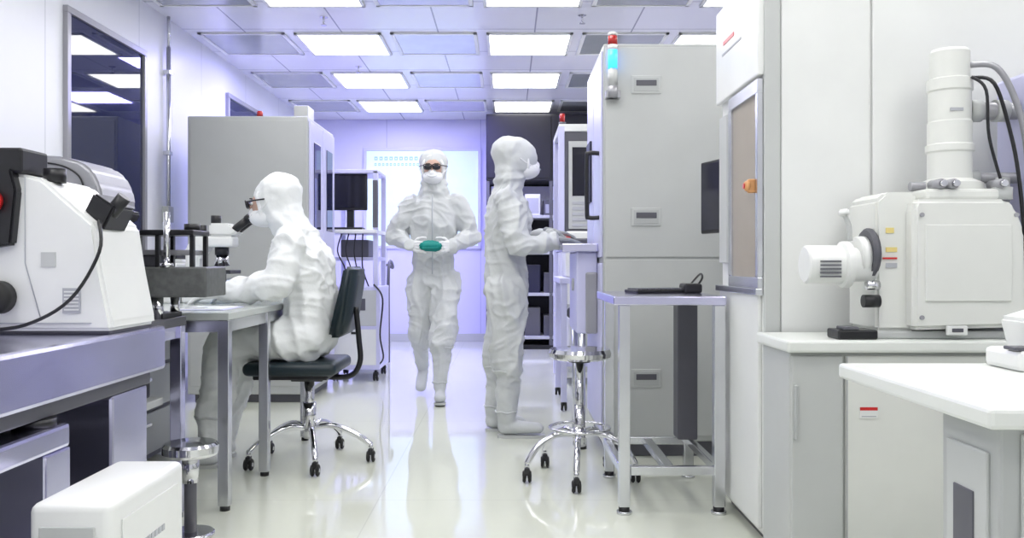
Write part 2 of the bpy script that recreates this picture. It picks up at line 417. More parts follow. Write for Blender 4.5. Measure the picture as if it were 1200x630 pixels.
b.cyl((-1.585,y-.10,.90),(-1.585,y+.10,.90),.028,'black',bev=.004); b.cyl((-1.585,y-.115,.90),(-1.585,y+.115,.90),.016,'chrome')
b.box(-1.54,-1.4,y-.13,y-.09,.92,.935,'led',.004)
b.box(-1.72,-1.64,y-.1,y+.05,.80,1.0,'white',.01)
b.build('compound_microscope')
b=B(); b.box(-1.95,-1.7,4.45,4.75,.80,1.02,'lgray',.012); b.box(-1.93,-1.72,4.444,4.45,.83,.99,'dgray',.004); b.cyl((-1.75,4.43,.9),(-1.75,4.45,.9),.015,'black'); b.box(-1.9,-1.75,4.5,4.7,1.02,1.05,'black',.006); b.build('lamp_power_supply')
b=B(); b.box(-1.40,-1.22,3.62,3.86,.80,.806,'white',.001); b.box(-1.385,-1.30,3.66,3.70,.806,.808,'label',0); b.box(-1.42,-1.2,3.6,3.88,.80,.803,'lav',.001); b.build('paper_notes')

# ---------------------------------------------------------------- office chair
b=B(); cx,cy=-1.04,4.3
b.box(cx-.235,cx+.215,cy-.225,cy+.225,.455,.52,'seat',.03,4)
b.box(cx-.19,cx+.17,cy-.19,cy+.19,.435,.46,'black',.006)
b.cyl((-1.0,cy,.19),(-1.0,cy,.44),.026,'chrome'); b.cyl((-1.0,cy,.17),(-1.0,cy,.30),.034,'chrome')
b.box(-1.08,-.92,cy-.06,cy+.06,.41,.44,'black',.006)
star(b,-1.0,cy,.31,(0,72,144,216,288))
b.prism([(-.865,.64),(-.80,.64),(-.775,.75),(-.745,.95),(-.76,.985),(-.79,.98),(-.815,.86),(-.845,.74)],'Y',cy-.20,cy+.20,'seat',.018,3,True)
b.tube([(-.95,cy,.43),(-.80,cy,.43),(-.745,cy,.50),(-.75,cy,.62),(-.765,cy,.78)],.014,'black',seg=10)
b.tube([(-1.0,cy+.05,.42),(-1.0,cy+.2,.41),(-1.0,cy+.26,.40)],.006,'black')
b.build('office_chair')

# ---------------------------------------------------------------- monitor trolley
b=B()
b.box(-1.50,-1.08,7.2,7.75,.10,.80,'lav',.008)
b.box(-1.47,-1.11,7.194,7.2,.14,.44,'white',.004); b.box(-1.47,-1.11,7.194,7.2,.47,.77,'lgray',.004)
b.box(-1.40,-1.20,7.188,7.194,.6,.7,'dgray',.003); b.box(-1.32,-1.26,7.185,7.194,.40,.42,'black',.002)
for x in (-1.46,-1.12):
    for y in (7.25,7.7): caster(b,x,y,0,.04)
for (x,y) in ((-1.48,7.7),(-1.12,7.24),(-1.12,7.7)): b.box(x-.02,x+.02,y-.02,y+.02,.8,1.78,'lav',.003)
b.box(-1.56,-1.10,7.12,7.7,1.25,1.28,'white',.005); b.box(-1.48,-1.22,7.15,7.3,1.28,1.30,'black',.004)
b.box(-1.50,-1.10,7.3,7.7,1.02,1.05,'lav',.004); b.box(-1.44,-1.2,7.35,7.65,1.05,1.2,'dgray',.01)
b.box(-1.50,-1.20,7.28,7.31,1.45,1.76,'black',.008); b.box(-1.485,-1.215,7.276,7.281,1.47,1.745,'screen',.002)
b.box(-1.38,-1.32,7.31,7.36,1.28,1.6,'black',.006)
b.box(-1.14,-1.10,7.2,7.24,1.3,1.7,'dgray',.004)
b.box(-1.5,-1.1,7.22,7.72,1.76,1.79,'lav',.004)
for k in range(4): b.tube([(-1.42+.06*k,7.3,1.25),(-1.44+.07*k,7.22,1.1),(-1.38+.05*k,7.24,.95),(-1.4+.07*k,7.3,.8)],.006,'black')
b.tube([(-1.13,7.2,.82),(-1.05,7.16,.7),(-1.07,7.15,.4),(-1.05,7.2,.2),(-1.12,7.22,.12)],.007,'black')
b.build('monitor_trolley')
b=B(); b.box(-1.44,-1.15,7.9,8.2,.03,.5,'lgray',.01); 
b.tube([(-1.3,8.9,.0),(-1.3,8.9,.9),(-1.2,8.9,.95),(-1.2,8.6,.95),(-1.2,8.6,.0)],.015,'dgray')
b.tube([(-1.3,8.9,.3),(-1.2,8.6,.3)],.012,'dgray',sub=1)
b.build('utility_cart')

# ---------------------------------------------------------------- black cabinet back
b=B()
b.box(-.25,1.3,9.85,10.85,1.95,2.72,'blackm',.01)
b.box(-.23,.50,9.84,9.85,1.98,2.70,'blackm',.004); b.box(.52,1.28,9.84,9.85,1.98,2.70,'blackm',.004)
for x in (-.23,.5,1.28): b.box(x-.02,x+.02,9.86,9.9,.05,1.95,'dgray',.003)
b.box(-.25,1.3,10.4,10.85,.05,1.95,'blackm',.004)
for z in (1.52,1.1,.62,.12): b.box(-.25,1.3,9.86,10.5,z,z+.035,'label',.003)
b.box(-.2,1.25,10.36,10.4,1.56,1.93,'lav',.002)
for i,(x,w,h,m) in enumerate(((-.18,.16,.2,'white'),(.02,.14,.16,'lgray'),(.2,.18,.25,'white'),(.42,.12,.18,'dgray'),(.58,.2,.22,'white'),(.85,.25,.2,'lgray'))):
    b.box(x,x+w,9.95,10.2,1.555,1.555+h,m,.006); b.box(x+.02,x+w-.02,9.945,9.95,1.58,1.555+h-.05,'label',0)
    b.box(x,x+w,9.95,10.2,1.135,1.135+h*.9,'dgray' if i%2 else 'lgray',.006)
    b.box(x,x+w,9.95,10.3,.655,.655+h*1.3,'dgray' if i%2 else 'navy',.006)
    b.box(x,x+w,9.95,10.3,.155,.155+h*1.3,'dgray',.006)
for k in range(3): b.box(.16+.08*k,.165+.08*k,9.832,9.84,2.02,2.22,'label',.001); b.cyl((.1625+.08*k,9.83,2.08),(.1625+.08*k,9.84,2.08),.012,'lgray')
b.box(-.24,1.29,9.9,10.8,0,.05,'black',.002)
b.build('shelving_cabinet')

# rack between
b=B()
for x in (.44,1.16):
    for y in (7.02,7.75): b.box(x-.025,x+.025,y-.025,y+.025,.0,2.12,'lav',.003)
b.box(.42,1.18,7.0,7.77,2.08,2.14,'white',.005); b.box(.42,1.18,7.0,7.77,1.15,1.20,'white',.005)
b.box(.47,1.14,7.02,7.72,1.2,2.08,'dgray',.004)
b.box(.5,.80,7.005,7.02,1.28,2.0,'lgray',.004); b.box(.53,.77,7.0,7.006,1.55,1.95,'screen',.002)
for k in range(5): b.box(.53,.77,6.998,7.006,1.3+.045*k,1.325+.045*k,'label',.001)
b.box(.46,1.14,7.05,7.72,.62,1.12,'lgray',.01); b.box(.49,.8,7.035,7.05,.66,1.08,'white',.004); b.cyl((.6,7.0,.9),(.6,7.04,.9),.06,'dgray',bev=.006)
b.box(.42,1.18,7.0,7.77,.52,.56,'white',.004); b.box(.46,1.14,7.05,7.72,.05,.5,'white',.01); b.box(.5,.8,7.04,7.05,.1,.42,'lgray',.003)
b.cyl((.45,7.04,2.14),(.45,7.04,2.16),.03,'dgray'); b.cyl((.45,7.04,2.16),(.45,7.04,2.23),.022,'redlamp')
b.build('equipment_rack')
b=B()
b.box(.35,.95,5.75,6.5,.86,.9,'lav',.005)
for x in (.38,.92):
    for y in (5.78,6.47): b.box(x-.02,x+.02,y-.02,y+.02,.06,.86,'lav',.003); caster(b,x,y,0,.03)
b.box(.37,.93,5.77,6.48,.3,.33,'lav',.004)
b.box(.42,.9,5.85,6.4,.33,.62,'white',.012); b.box(.44,.7,5.84,5.85,.37,.58,'lgray',.003)
b.box(.40,.85,5.9,6.35,.9,1.22,'white',.015); b.box(.43,.7,5.89,5.9,.95,1.17,'dgray',.003)
b.cyl((.44,5.8,.66),(.44,5.86,.66),.04,'dgray')
b.build('instrument_cart')

# ---------------------------------------------------------------- large process cabinet
b=B()
b.box(.493,1.85,4.4,5.2,.08,2.13,'gray',.008)
b.box(.52,1.83,4.43,5.17,0,.08,'dgray',.003)
b.box(.503,1.845,4.393,4.4,1.03,2.11,'lgray',.003); b.box(.503,1.845,4.393,4.4,.11,1.018,'lgray',.003)
for z in (1.87,1.19,.36):
    b.box(.635,.79,4.386,4.394,z,z+.095,'lgray',.004); b.box(.648,.777,4.383,4.388,z+.012,z+.083,'gray',.002); b.box(.66,.765,4.381,4.385,z+.04,z+.07,'dgray',.002)
b.box(.483,.493,4.42,4.80,1.03,2.10,'lav',.004); b.box(.483,.493,4.82,5.18,1.03,2.10,'lav',.004); b.box(.483,.493,4.42,5.18,.12,1.0,'lav',.004)
b.tube([(.485,4.52,1.58),(.43,4.52,1.58),(.42,4.52,1.55),(.42,4.52,1.27),(.43,4.52,1.24),(.485,4.52,1.24)],.012,'black',seg=10,sub=4)
b.box(.47,.485,4.9,5.1,1.35,1.7,'navy',.004)
b.box(.29,.483,4.55,5.15,1.06,1.105,'steel',.006)
b.box(.37,.483,4.6,5.1,.62,1.06,'lav',.01); b.cyl((.36,4.8,.88),(.372,4.8,.88),.035,'lgray'); b.box(.42,.483,4.58,4.62,.62,.95,'silver',.01)
b.box(.33,.46,4.93,5.12,1.105,1.14,'dgray',.008); b.cyl((.35,5.02,1.14),(.35,5.02,1.155),.02,'red')
b.cyl((.40,4.6,.08),(.40,4.6,.62),.018,'steelw'); b.cyl((.40,5.08,.0),(.40,5.08,.62),.018,'steelw'); b.cyl((.40,4.6,0),(.40,4.6,.08),.025,'black')
# signal tower
b.box(.50,.575,4.34,4.393,1.84,1.88,'silver',.003)
b.cyl((.535,4.35,1.84),(.535,4.35,1.90),.026,'silver'); b.cyl((.535,4.35,1.90),(.535,4.35,1.99),.024,'lgray')
b.cyl((.535,4.35,1.985),(.535,4.35,2.085),.024,'bluelamp'); b.cyl((.535,4.35,2.085),(.535,4.35,2.11),.024,'white')
b.cyl((.535,4.35,2.11),(.535,4.35,2.155),.024,'redlamp'); b.cyl((.535,4.35,2.155),(.535,4.35,2.175),.024,'white',bev=.006)
b.build('process_equipment_cabinet')

# ---------------------------------------------------------------- enclosure right
b=B()
b.box(.90,3.18,3.0,3.58,.04,2.04,'white',.006)
b.box(.93,3.15,3.03,3.55,0,.04,'dgray',.002)
b.box(.898,.955,2.985,3.0,.04,2.04,'lgray',.004)
b.box(.958,1.27,2.99,3.0,.04,2.04,'white',.004); b.box(1.278,3.17,2.99,3.0,.04,2.04,'white',.004)
b.box(.875,.90,2.99,3.585,1.66,2.04,'white',.006)
b.box(.885,.90,3.02,3.56,.06,.90,'white',.004)
for a in [(3.0,3.40,1.60,1.65),(3.0,3.40,.91,.95),(3.36,3.40,.95,1.60),(3.0,3.03,.95,1.60)]: b.box(.878,.90,a[0],a[1],a[2],a[3],'steelw',.003)
b.box(.888,.90,3.03,3.36,.95,1.60,'glasstint',0)
b.box(.872,.90,3.0,3.585,.885,.91,'steelw',.003)
b.box(.882,.90,3.44,3.56,1.0,1.6,'lgray',.003)
b.box(.856,.885,3.04,3.065,1.25,1.30,'orange',.006); b.cyl((.846,3.052,1.275),(.866,3.052,1.275),.018,'orange',bev=.004); b.cyl((.842,3.052,1.275),(.848,3.052,1.275),.010,'red')
b.box(.873,.876,3.30,3.46,1.88,1.895,'red',0); b.box(.873,.876,3.2,3.48,1.84,1.848,'label',0)
b.build('machine_enclosure')

# monitor on a floor pole stand
b=B()
c=Vector((.955,3.815,1.30)); Rm=Matrix.Translation(c)@Matrix.Rotation(math.radians(-75),4,'Z')
b.M=Rm
b.box(-.165,.165,-.015,.015,-.165,.165,'black',.006); b.box(-.155,.155,-.019,-.014,-.15,.155,'screen',.002); b.box(-.05,.05,.015,.05,-.05,.05,'black',.006)
b.M=None
b.tube([(1.0,3.82,1.30),(1.05,3.84,1.30),(1.10,3.88,1.30)],.015,'black'); b.cyl((1.10,3.88,.02),(1.10,3.88,1.34),.02,'dgray'); b.cyl((1.10,3.88,0),(1.10,3.88,.02),.13,'black',bev=.004)
b.build('computer_monitor')

# steel work table
b=B()
b.box(.42,.868,3.38,4.02,.832,.868,'steel',.005)
for (x,y) in ((.465,3.41),(.843,3.41),(.475,3.99),(.843,3.99)):
    b.box(x-.022,x+.022,y-.022,y+.022,.03,.832,'steelw',.003); b.cyl((x,y,0),(x,y,.03),.022,'black'); b.cyl((x,y,.0),(x,y,.012),.03,'steelw')
b.box(.49,.825,3.395,3.425,.155,.19,'steelw',.003); b.box(.49,.825,3.975,4.005,.155,.19,'steelw',.003)
b.box(.445,.475,3.43,3.97,.155,.19,'steelw',.003); b.box(.83,.86,3.43,3.97,.155,.19,'steelw',.003); b.box(.63,.67,3.42,3.98,.155,.185,'steelw',.003)
b.box(.77,.86,3.86,3.97,.20,.82,'dgray',.006)
b.build('steel_work_table')
b=B(); b.M=Matrix.Translation((.70,3.78,.868))@Matrix.Rotation(math.radians(18),4,'Z')
b.box(-.17,.12,-.06,.07,.0,.016,'black',.006)
for i in range(12):
    for j in range(4): b.box(-.16+i*.0225,-.142+i*.0225,-.05+j*.028,-.028+j*.028,.015,.022,'dgray',.002)
b.M=None
b.tube([(.83,3.8,.88),(.86,3.78,.93),(.87,3.86,.95),(.88,4.1,.9)],.005,'black')
b.box(.77,.85,3.72,3.84,.868,.91,'black',.01)
b.build('keyboard')

# chrome stool
b=B(); cx,cy=.335,3.97
b.lathe((cx,cy,0),[(.02,.555),(.13,.555),(.145,.565),(.148,.585),(.14,.602),(.03,.606)],'chrome')
b.cyl((cx,cy,.54),(cx,cy,.557),.05,'black'); b.cyl((cx,cy,.18),(cx,cy,.55),.018,'chrome'); b.cyl((cx,cy,.16),(cx,cy,.34),.026,'chrome')
star(b,cx,cy,.26,(54,126,198,262,-18),hubz=.20)
b.tube([(cx+.14*math.cos(a*math.pi/8),cy+.14*math.sin(a*math.pi/8),.235) for a in range(16)],.007,'chrome',closed=True,sub=2)
b.build('swivel_stool')

# ---------------------------------------------------------------- right counters
b=B()
b.box(.865,3.15,2.64,2.975,.722,.76,'wood',.008)
b.box(.885,3.12,2.68,2.96,.04,.722,'lgray',.005)
b.box(.888,1.05,2.668,2.68,.06,.71,'lgray',.004); b.box(1.058,1.62,2.668,2.68,.06,.71,'cream',.004); b.box(1.63,2.2,2.668,2.68,.06,.71,'cream',.004)
b.box(1.058,1.062,2.664,2.668,.06,.71,'gray',0)
b.box(1.10,1.155,2.664,2.668,.515,.55,'white',0); b.box(1.10,1.155,2.6635,2.665,.54,.55,'red',0); b.box(1.105,1.15,2.6635,2.665,.52,.523,'label',0)
b.box(.90,3.1,2.7,2.95,0,.04,'dgray',0)
b.box(.895,.903,2.655,2.668,.45,.62,'gray',.002)
b.build('storage_counter')

b=B()
b.box(.82,2.0,1.45,2.12,.715,.752,'wood',.008)
b.box(.865,1.35,1.50,1.70,.02,.715,'gray',.006)
b.box(.90,1.34,1.492,1.50,.04,.70,'lgray',.004)
b.box(.858,.866,1.53,1.67,.06,.66,'lgray',.003); b.box(.855,.860,1.57,1.64,.12,.58,'dgray',.002)
b.box(.925,.945,1.488,1.493,.50,.52,'red',0); b.box(.925,.945,1.488,1.493,.45,.47,'led',0); b.box(.93,.95,1.488,1.493,.62,.64,'dgray',.002)
b.box(.98,.99,1.485,1.493,.1,.65,'dgray',.002)
b.box(1.85,1.95,1.50,2.08,.0,.715,'lgray',.004)
b.box(1.35,1.85,2.0,2.03,.3,.7,'lgray',.003)
b.build('white_lab_table')

b=B()
b.box(1.16,1.32,1.93,2.08,.752,.80,'white',.012); b.prism([(1.21,.79),(1.19,.87),(1.32,.91),(1.32,.79)],'Y',1.95,2.07,'white',.008)
b.box(1.155,1.2,1.94,1.99,.80,.808,'dgray',.002); b.box(1.2,1.3,1.946,1.95,.82,.86,'dgray',.003)
b.build('control_unit')

# ---------------------------------------------------------------- electron microscope
b=B(); y0,y1=2.69,2.93; yc=2.81
b.box(1.13,1.66,y0+.01,y1,.76,.785,'lgray',.006)
b.prism([(1.17,.785),(1.17,1.20),(1.20,1.225),(1.30,1.225),(1.30,.785)],'Y',y0+.02,y1,'cream',.01)
b.prism([(1.265,.79),(1.265,1.175),(1.275,1.20),(1.56,1.20),(1.59,1.17),(1.615,1.10),(1.62,.86),(1.60,.80)],'Y',y0-.03,y1-.01,'cream',.016,3)
b.box(1.30,1.57,y0-.036,y0-.028,.88,1.12,'cream',.004)
b.box(1.365,1.43,y0-.04,y0-.028,.775,.805,'white',.004); b.box(1.38,1.415,y0-.042,y0-.035,.785,.797,'dgray',.001)
for z in (.83,1.15): 
    for x in (1.29,1.585): b.cyl((x,y0-.036,z),(x,y0-.028,z),.007,'silver')
yn=y0+.06
b.lathe((0,yn,.995),[(.055,.955),(.062,.96),(.062,1.07),(.075,1.075),(.075,1.095),(.055,1.10),(.055,1.175)],'white',axis='X')
for k in range(5): b.box(.985+.0,1.05,yn-.066,yn-.058,.955+.012*k,.960+.012*k,'dgray',0)
b.cyl((1.15,yn,1.03),(1.172,yn,1.03),.082,'dgray',bev=.006); b.cyl((1.12,yn,1.02),(1.152,yn,1.02),.066,'white',bev=.004)
b.cyl((1.12,y0,.88),(1.17,y0,.88),.02,'black'); b.cyl((1.13,y0,.93),(1.17,y0,.93),.015,'chrome')
b.tube([(1.08,y0,1.07),(1.075,y0,1.12),(1.062,y0,1.15)],.008,'lgray'); b.cyl((1.062,y0,1.148),(1.058,y0,1.17),.016,'white',bev=.004)
b.box(1.035,1.16,y0-.02,y0+.08,.76,.79,'black',.006); b.box(1.05,1.10,y0-.02,y0+.04,.79,.80,'dgray',.003)
b.box(1.20,1.225,y0+.016,y0+.021,1.095,1.112,'yellow',0); b.box(1.19,1.235,y0+.0155,y0+.021,1.012,1.018,'red',0); b.box(1.20,1.235,y0+.016,y0+.021,1.035,1.05,'yellow',0)
b.box(1.20,1.235,y0+.016,y0+.021,.985,1.0,'label',0)
b.box(1.32,1.58,y0+.0,y1-.01,1.20,1.235,'cream',.01)
cxm=1.455
b.lathe((cxm,yc,0),[(.10,1.225),(.10,1.26),(.08,1.27),(.068,1.275),(.068,1.36),(.074,1.365),(.074,1.385),(.068,1.39),(.068,1.46),(.065,1.465),(.065,1.56),(.07,1.565),(.07,1.60),(.061,1.605),(.061,1.69),(.055,1.70)],'cream')
b.box(cxm-.03,cxm+.01,yc-.0675,yc-.06,1.49,1.50,'label',0)
for (dx,z) in ((-.09,1.25),(-.05,1.25),(.10,1.25)):
    b.cyl((cxm+dx,y0-.01,z),(cxm+dx,y0+.06,z),.016,'silver',bev=.004); b.cyl((cxm+dx,y0-.025,z),(cxm+dx,y0-.01,z),.010,'chrome')
b.cyl((cxm-.14,yc-.02,1.25),(cxm-.06,yc-.02,1.25),.015,'silver')
b.cyl((cxm+.05,yc,1.50),(1.9,yc,1.50),.028,'silver'); b.cyl((cxm+.06,yc,1.50),(cxm+.10,yc,1.50),.036,'lgray'); b.cyl((1.60,yc,1.50),(1.64,yc,1.50),.036,'lgray')
b.cyl((cxm+.05,yc,1.28),(1.9,yc,1.28),.018,'silver'); b.cyl((cxm+.06,yc,1.28),(cxm+.09,yc,1.28),.026,'lgray')
b.cyl((1.62,yc,1.20),(1.62,yc,1.28),.03,'lgray')
b.box(1.675,1.80,2.72,2.93,.76,1.62,'lav',.012)
b.box(1.62,1.665,2.74,2.82,.82,.98,'white',.008)
b.cyl((1.57,y0+.02,1.20),(1.57,y0+.02,1.24),.03,'lgray')
b.tube([(cxm+.05,yc-.03,1.645),(cxm+.12,yc-.06,1.63),(cxm+.17,yc-.08,1.52),(cxm+.20,yc-.09,1.36),(cxm+.20,yc-.1,1.1)],.010,'silver')
b.tube([(cxm+.05,yc-.05,1.60),(cxm+.09,yc-.1,1.57),(cxm+.14,yc-.1,1.42),(cxm+.165,yc-.11,1.25),(cxm+.185,yc-.12,.95)],.006,'black')
b.tube([(cxm+.04,yc-.06,1.6),(cxm+.07,yc-.09,1.55),(cxm+.08,yc-.09,1.4),(cxm+.13,yc-.09,1.22)],.005,'black')
b.build('electron_microscope')

# ---------------------------------------------------------------- people
class Fr:
    def __init__(s,pos,F):
        s.o=Vector((pos[0],pos[1],0)); F=Vector((F[0],F[1],0)).normalized(); L=Vector((-F.y,F.x,0))
        s.R=Matrix((F,L,Vector((0,0,1)))).transposed()
    def p(s,q): return s.o + s.R @ Vector(q)
def V3(r): return Vector(r) if hasattr(r,'__len__') else Vector((r,r,r))
class Body:
    headz=9
    def __init__(s,fr): s.fr=fr; s.bm=bmesh.new()
    def blob(s,c,r,R=None):
        r=V3(r); c=s.fr.p(c) if s.fr else Vector(c)
        RR = (s.fr.R if s.fr else Matrix.Identity(3))
        if R is not None: RR = RR @ R
        m = Matrix.Translation(c) @ RR.to_4x4() @ Matrix.Diagonal((r.x,r.y,r.z,1))
        bmesh.ops.create_icosphere(s.bm, subdivisions=2, radius=1, matrix=m)
    def seg(s,a,ra,b_,rb,n=None):
        a=Vector(a); b_=Vector(b_); ra=V3(ra); rb=V3(rb)
        if n is None: n=max(3,int((b_-a).length/(min(min(ra),min(rb))*.28)))
        for i in range(n+1):
            t=i/n; s.blob(a.lerp(b_,t), ra.lerp(rb,t))
    def finish(s,name,m,voxel=.009,smooth=6,amp=0.0,seed=0,parent=None,loc=None):
        me=bpy.data.meshes.new(name); s.bm.to_mesh(me); s.bm.free()
        tmp=bpy.data.objects.new(name+'_tmp',me); scene.collection.objects.link(tmp)
        r=tmp.modifiers.new('r','REMESH'); r.mode='VOXEL'; r.voxel_size=voxel
        sm=tmp.modifiers.new('s','SMOOTH'); sm.factor=.5; sm.iterations=smooth
        dg=bpy.context.evaluated_depsgraph_get(); me2=bpy.data.meshes.new_from_object(tmp.evaluated_get(dg))
        bpy.data.objects.remove(tmp)
        if amp>0:
            nr=[v.normal.copy() for v in me2.vertices]
            sd=Vector((seed*7.1,seed*3.3,seed*5.7))
            for v,n in zip(me2.vertices,nr):
                c=v.co
                w = noise.noise_vector(c*2.6+sd)*.9
                q=Vector((c.x*9,c.y*9,c.z*2.6))+w*1.3+sd
                a=max(0,1-abs(noise.noise(q))*2.6)**1.4
                q2=Vector((c.x*6,c.y*6,c.z*15))+w*2.4+sd*2
                a2=max(0,1-abs(noise.noise(q2))*2.8)**1.6
                a3=noise.noise(c*4+sd)
                k=min(1,max(.12,(c.z-.05)*3.5))
                hd=1.0 if c.z<s.headz else max(.3,1-(c.z-s.headz)*8)
                v.co = c + n*amp*k*hd*(a*.8 + a2*.35 + a3*.5 -.42)
        o=loc if loc else Vector((0,0,0))
        for v in me2.vertices: v.co -= o
        me2.materials.clear(); me2.materials.append(M[m])
        me2.polygons.foreach_set('use_smooth',[True]*len(me2.polygons)); me2.update(); me2.name=name
        ob=bpy.data.objects.new(name,me2); scene.collection.objects.link(ob); ob.location=o
        if parent: ob.parent=parent; ob.matrix_parent_inverse=Matrix.Translation(-parent.location)
        return ob
def HR(pitch,yaw): return Matrix.Rotation(yaw,3,'Z')@Matrix.Rotation(pitch,3,'Y')
def head_blobs(bd,C,pitch,yaw=0,cover=0.0):
    P=HR(pitch,yaw); C=Vector(C)
    bd.blob(C+P@Vector((-.012+cover*.5,0,.008)),(.118+cover*.5,.108,.132),P)
    bd.blob(C+P@Vector((-.028,0,.050)),(.116,.114,.100),P)
    bd.blob(C+P@Vector((-.03,0,-.06)),(.098,.098,.09),P)
    bd.blob(C+P@Vector((-.03,0,-.11)),(.105,.11,.06),P)
def face(parent,fr,C,pitch,yaw=0,glasses=True,back=0.0):
    Mx=Matrix.Translation(fr.p(C))@(fr.R@HR(pitch,yaw)).to_4x4()
    b=B(Mx)
    b.sph((.040-back,0,-.008),(.086,.070,.090),'skin',28)
    b.sph((.126-back,0,-.012),(.015,.011,.022),'skin',12)
    for s in (-1,1):
        b.sph((.112-back,s*.030,.012),(.012,.014,.008),'eye',12); b.sph((.121-back,s*.030,.012),(.004,.006,.006),'iris',10)
        b.box(.108-back,.119-back,s*.031-.016,s*.031+.016,.034,.039,'iris',.002)
        b.sph((.02,s*.075,-.005),(.018,.012,.03),'skin',10)
    b.sph((.116-back,0,-.062),(.010,.022,.008),'skin',10)
    b.build('face',parent)
    b=B(Mx); b.sph((.064,0,-.060),(.084,.074,.054),'mask',24); b.sph((.10,0,-.034),(.048,.034,.036),'mask',16)
    b.tube([(.118,.05,-.045),(.146,.02,-.058),(.149,0,-.06),(.146,-.02,-.058),(.118,-.05,-.045)],.003,'trim_f')
    for s in (-1,1): b.tube([(.10,s*.058,-.045),(.05,s*.088,-.02),(.02,s*.104,0)],.004,'mask')
    b.build('face_mask',parent)
    if glasses:
        b=B(Mx)
        for s in (-1,1):
            c=s*.032
            b.tube([(.137,c-.026,.028),(.141,c+.0,.029),(.137,c+.026,.028),(.136,c+.026,.002),(.138,c+.012,-.006),(.138,c-.012,-.006),(.136,c-.026,.002)],.0034,'black',closed=True,sub=3)
            b.sph((.134,c,.012),(.006,.026,.017),'lens',16)
            b.tube([(.134,s*.059,.022),(.09,s*.085,.02),(.03,s*.105,.015)],.004,'black')
        b.tube([(.140,-.008,.019),(.144,0,.021),(.140,.008,.019)],.003,'black')
        b.build('safety_glasses',parent)
    b=B(Mx)
    pts=[]
    for i in range(24):
        a=2*math.pi*i/24; yy=.078*math.cos(a); zz=-.003+.095*math.sin(a)
        pts.append((.080-.36*abs(yy)**1.3+(-.02 if zz>.05 else 0),yy,zz))
    b.tube(pts,.010,'mask',closed=True,sub=2)
    b.build('hood_rim',parent)
def boot_bits(parent,fr,legs):
    b=B()
    for cuff in legs['cuffs']:
        f,l,z,r=cuff
        b.tube([fr.p((f+r*math.cos(a*math.pi/8),l+r*math.sin(a*math.pi/8),z+.004*math.sin(a*1.9))) for a in range(16)],.006,'suit',closed=True,sub=2)
    for (a,c,z0,z1) in legs['soles']:
        A=Vector((a[0],a[1],z0)); C=Vector((c[0],c[1],z1)); d=(C-A); n=Vector((-d.y,d.x,0)).normalized()
        bm=bmesh.new()
        pl=((0,.014),(.03,.030),(.15,.036),(.45,.034),(.75,.044),(.9,.038),(.98,.022),(1.0,.008))
        ring=[A+d*t+n*w for t,w in pl]+[A+d*t-n*w for t,w in reversed(pl)]
        lo=[bm.verts.new(fr.p(p)) for p in ring]; hi=[bm.verts.new(fr.p(p+Vector((0,0,.016)))) for p in ring]
        bm.faces.new(lo); bm.faces.new(hi[::-1]); N=len(ring)
        for i in range(N): bm.faces.new((lo[i],lo[(i+1)%N],hi[(i+1)%N],hi[i]))
        b.add(bm,'lgray',False)
    b.build('boot_trim',parent)
def hand(parent,name,W,d,n,s,curl,m,sc=1.0):
    W=Vector(W); d=Vector(d).normalized(); n=Vector(n); n=(n-d*n.dot(d)).normalized(); s=Vector(s); s=(s-d*s.dot(d)-n*s.dot(n)).normalized()
    bd=Body(None); bd.seg(W-d*.03,.026*sc,W+d*.015*sc,.024*sc)
    offs=(.031,.011,-.010,-.030); lens=(.92,1.0,.94,.76); roots=(.088,.092,.088,.080)
    for i,(o,l,rt) in enumerate(zip(offs,lens,roots)):
        k=W+(d*rt+s*o)*sc
        bd.seg(W+(d*.01+s*o*.55)*sc,.017*sc,k,.0135*sc)
        a=curl*.5; p=k; spread=s*(o*1.6)
        for j,(ph,r) in enumerate(((.043,.0105),(.027,.0095),(.022,.0085))):
            dd=(d*math.cos(a)+n*math.sin(a)+spread).normalized()
            q=p+dd*ph*l*sc; bd.seg(p,r*sc,q,(r-.001)*sc); p=q; a+=curl*(.9 if j==0 else .6)
    p=W+(d*.025+s*.024)*sc
    for (dr,ln,r) in (((d*.55+s*.75+n*.2),.045,.015),((d*.8+s*.35+n*.45),.034,.012),((d*.8+s*.05+n*.6),.026,.0105)):
        q=p+dr.normalized()*ln*sc; bd.seg(p,r*sc,q,(r-.0015)*sc); p=q
    return bd.finish(name,m,voxel=.0038,smooth=2,parent=parent)

# --- walking worker, mid-stride toward the camera
WP=(-.55,6.36)
fr=Fr(WP,(0,-1)); bd=Body(fr); bd.headz=1.55
bd.seg((0,0,.86),(.125,.165,.08),(0,0,1.08),(.12,.158,.08)); bd.seg((0,0,1.08),(.12,.158,.08),(.01,0,1.32),(.13,.195,.08)); bd.seg((.01,0,1.32),(.13,.195,.08),(.01,0,1.44),(.10,.175,.06))
bd.seg((.01,0,1.50),(.09,.12,.05),(.02,0,1.60),(.085,.09,.05)); head_blobs(bd,(.03,0,1.70),.05)
for l in (1,-1):
    bd.seg((.01,.165*l,1.43),.082,(-.02,.29*l,1.20),.072); bd.seg((-.02,.29*l,1.20),.072,(.19,.15*l,1.12),.046)
bd.seg((0,.088,.86),.118,(.19,.09,.50),.098); bd.seg((.19,.09,.50),.098,(.22,.08,.41),.090)
bd.seg((.22,.08,.38),.072,(.255,.065,.12),.052); bd.seg((.24,.065,.055),(.045,.042,.045),(.39,.075,.055),(.045,.045,.034))
bd.seg((0,-.088,.86),.118,(.02,-.10,.50),.098); bd.seg((.02,-.10,.50),.098,(-.06,-.105,.43),.088)
bd.seg((-.08,-.105,.40),.072,(-.27,-.11,.21),.052); bd.seg((-.29,-.11,.16),(.045,.042,.045),(-.17,-.115,.05),(.045,.045,.034))
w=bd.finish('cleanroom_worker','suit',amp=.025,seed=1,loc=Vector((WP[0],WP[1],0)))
face(w,fr,(.03,0,1.70),.10)
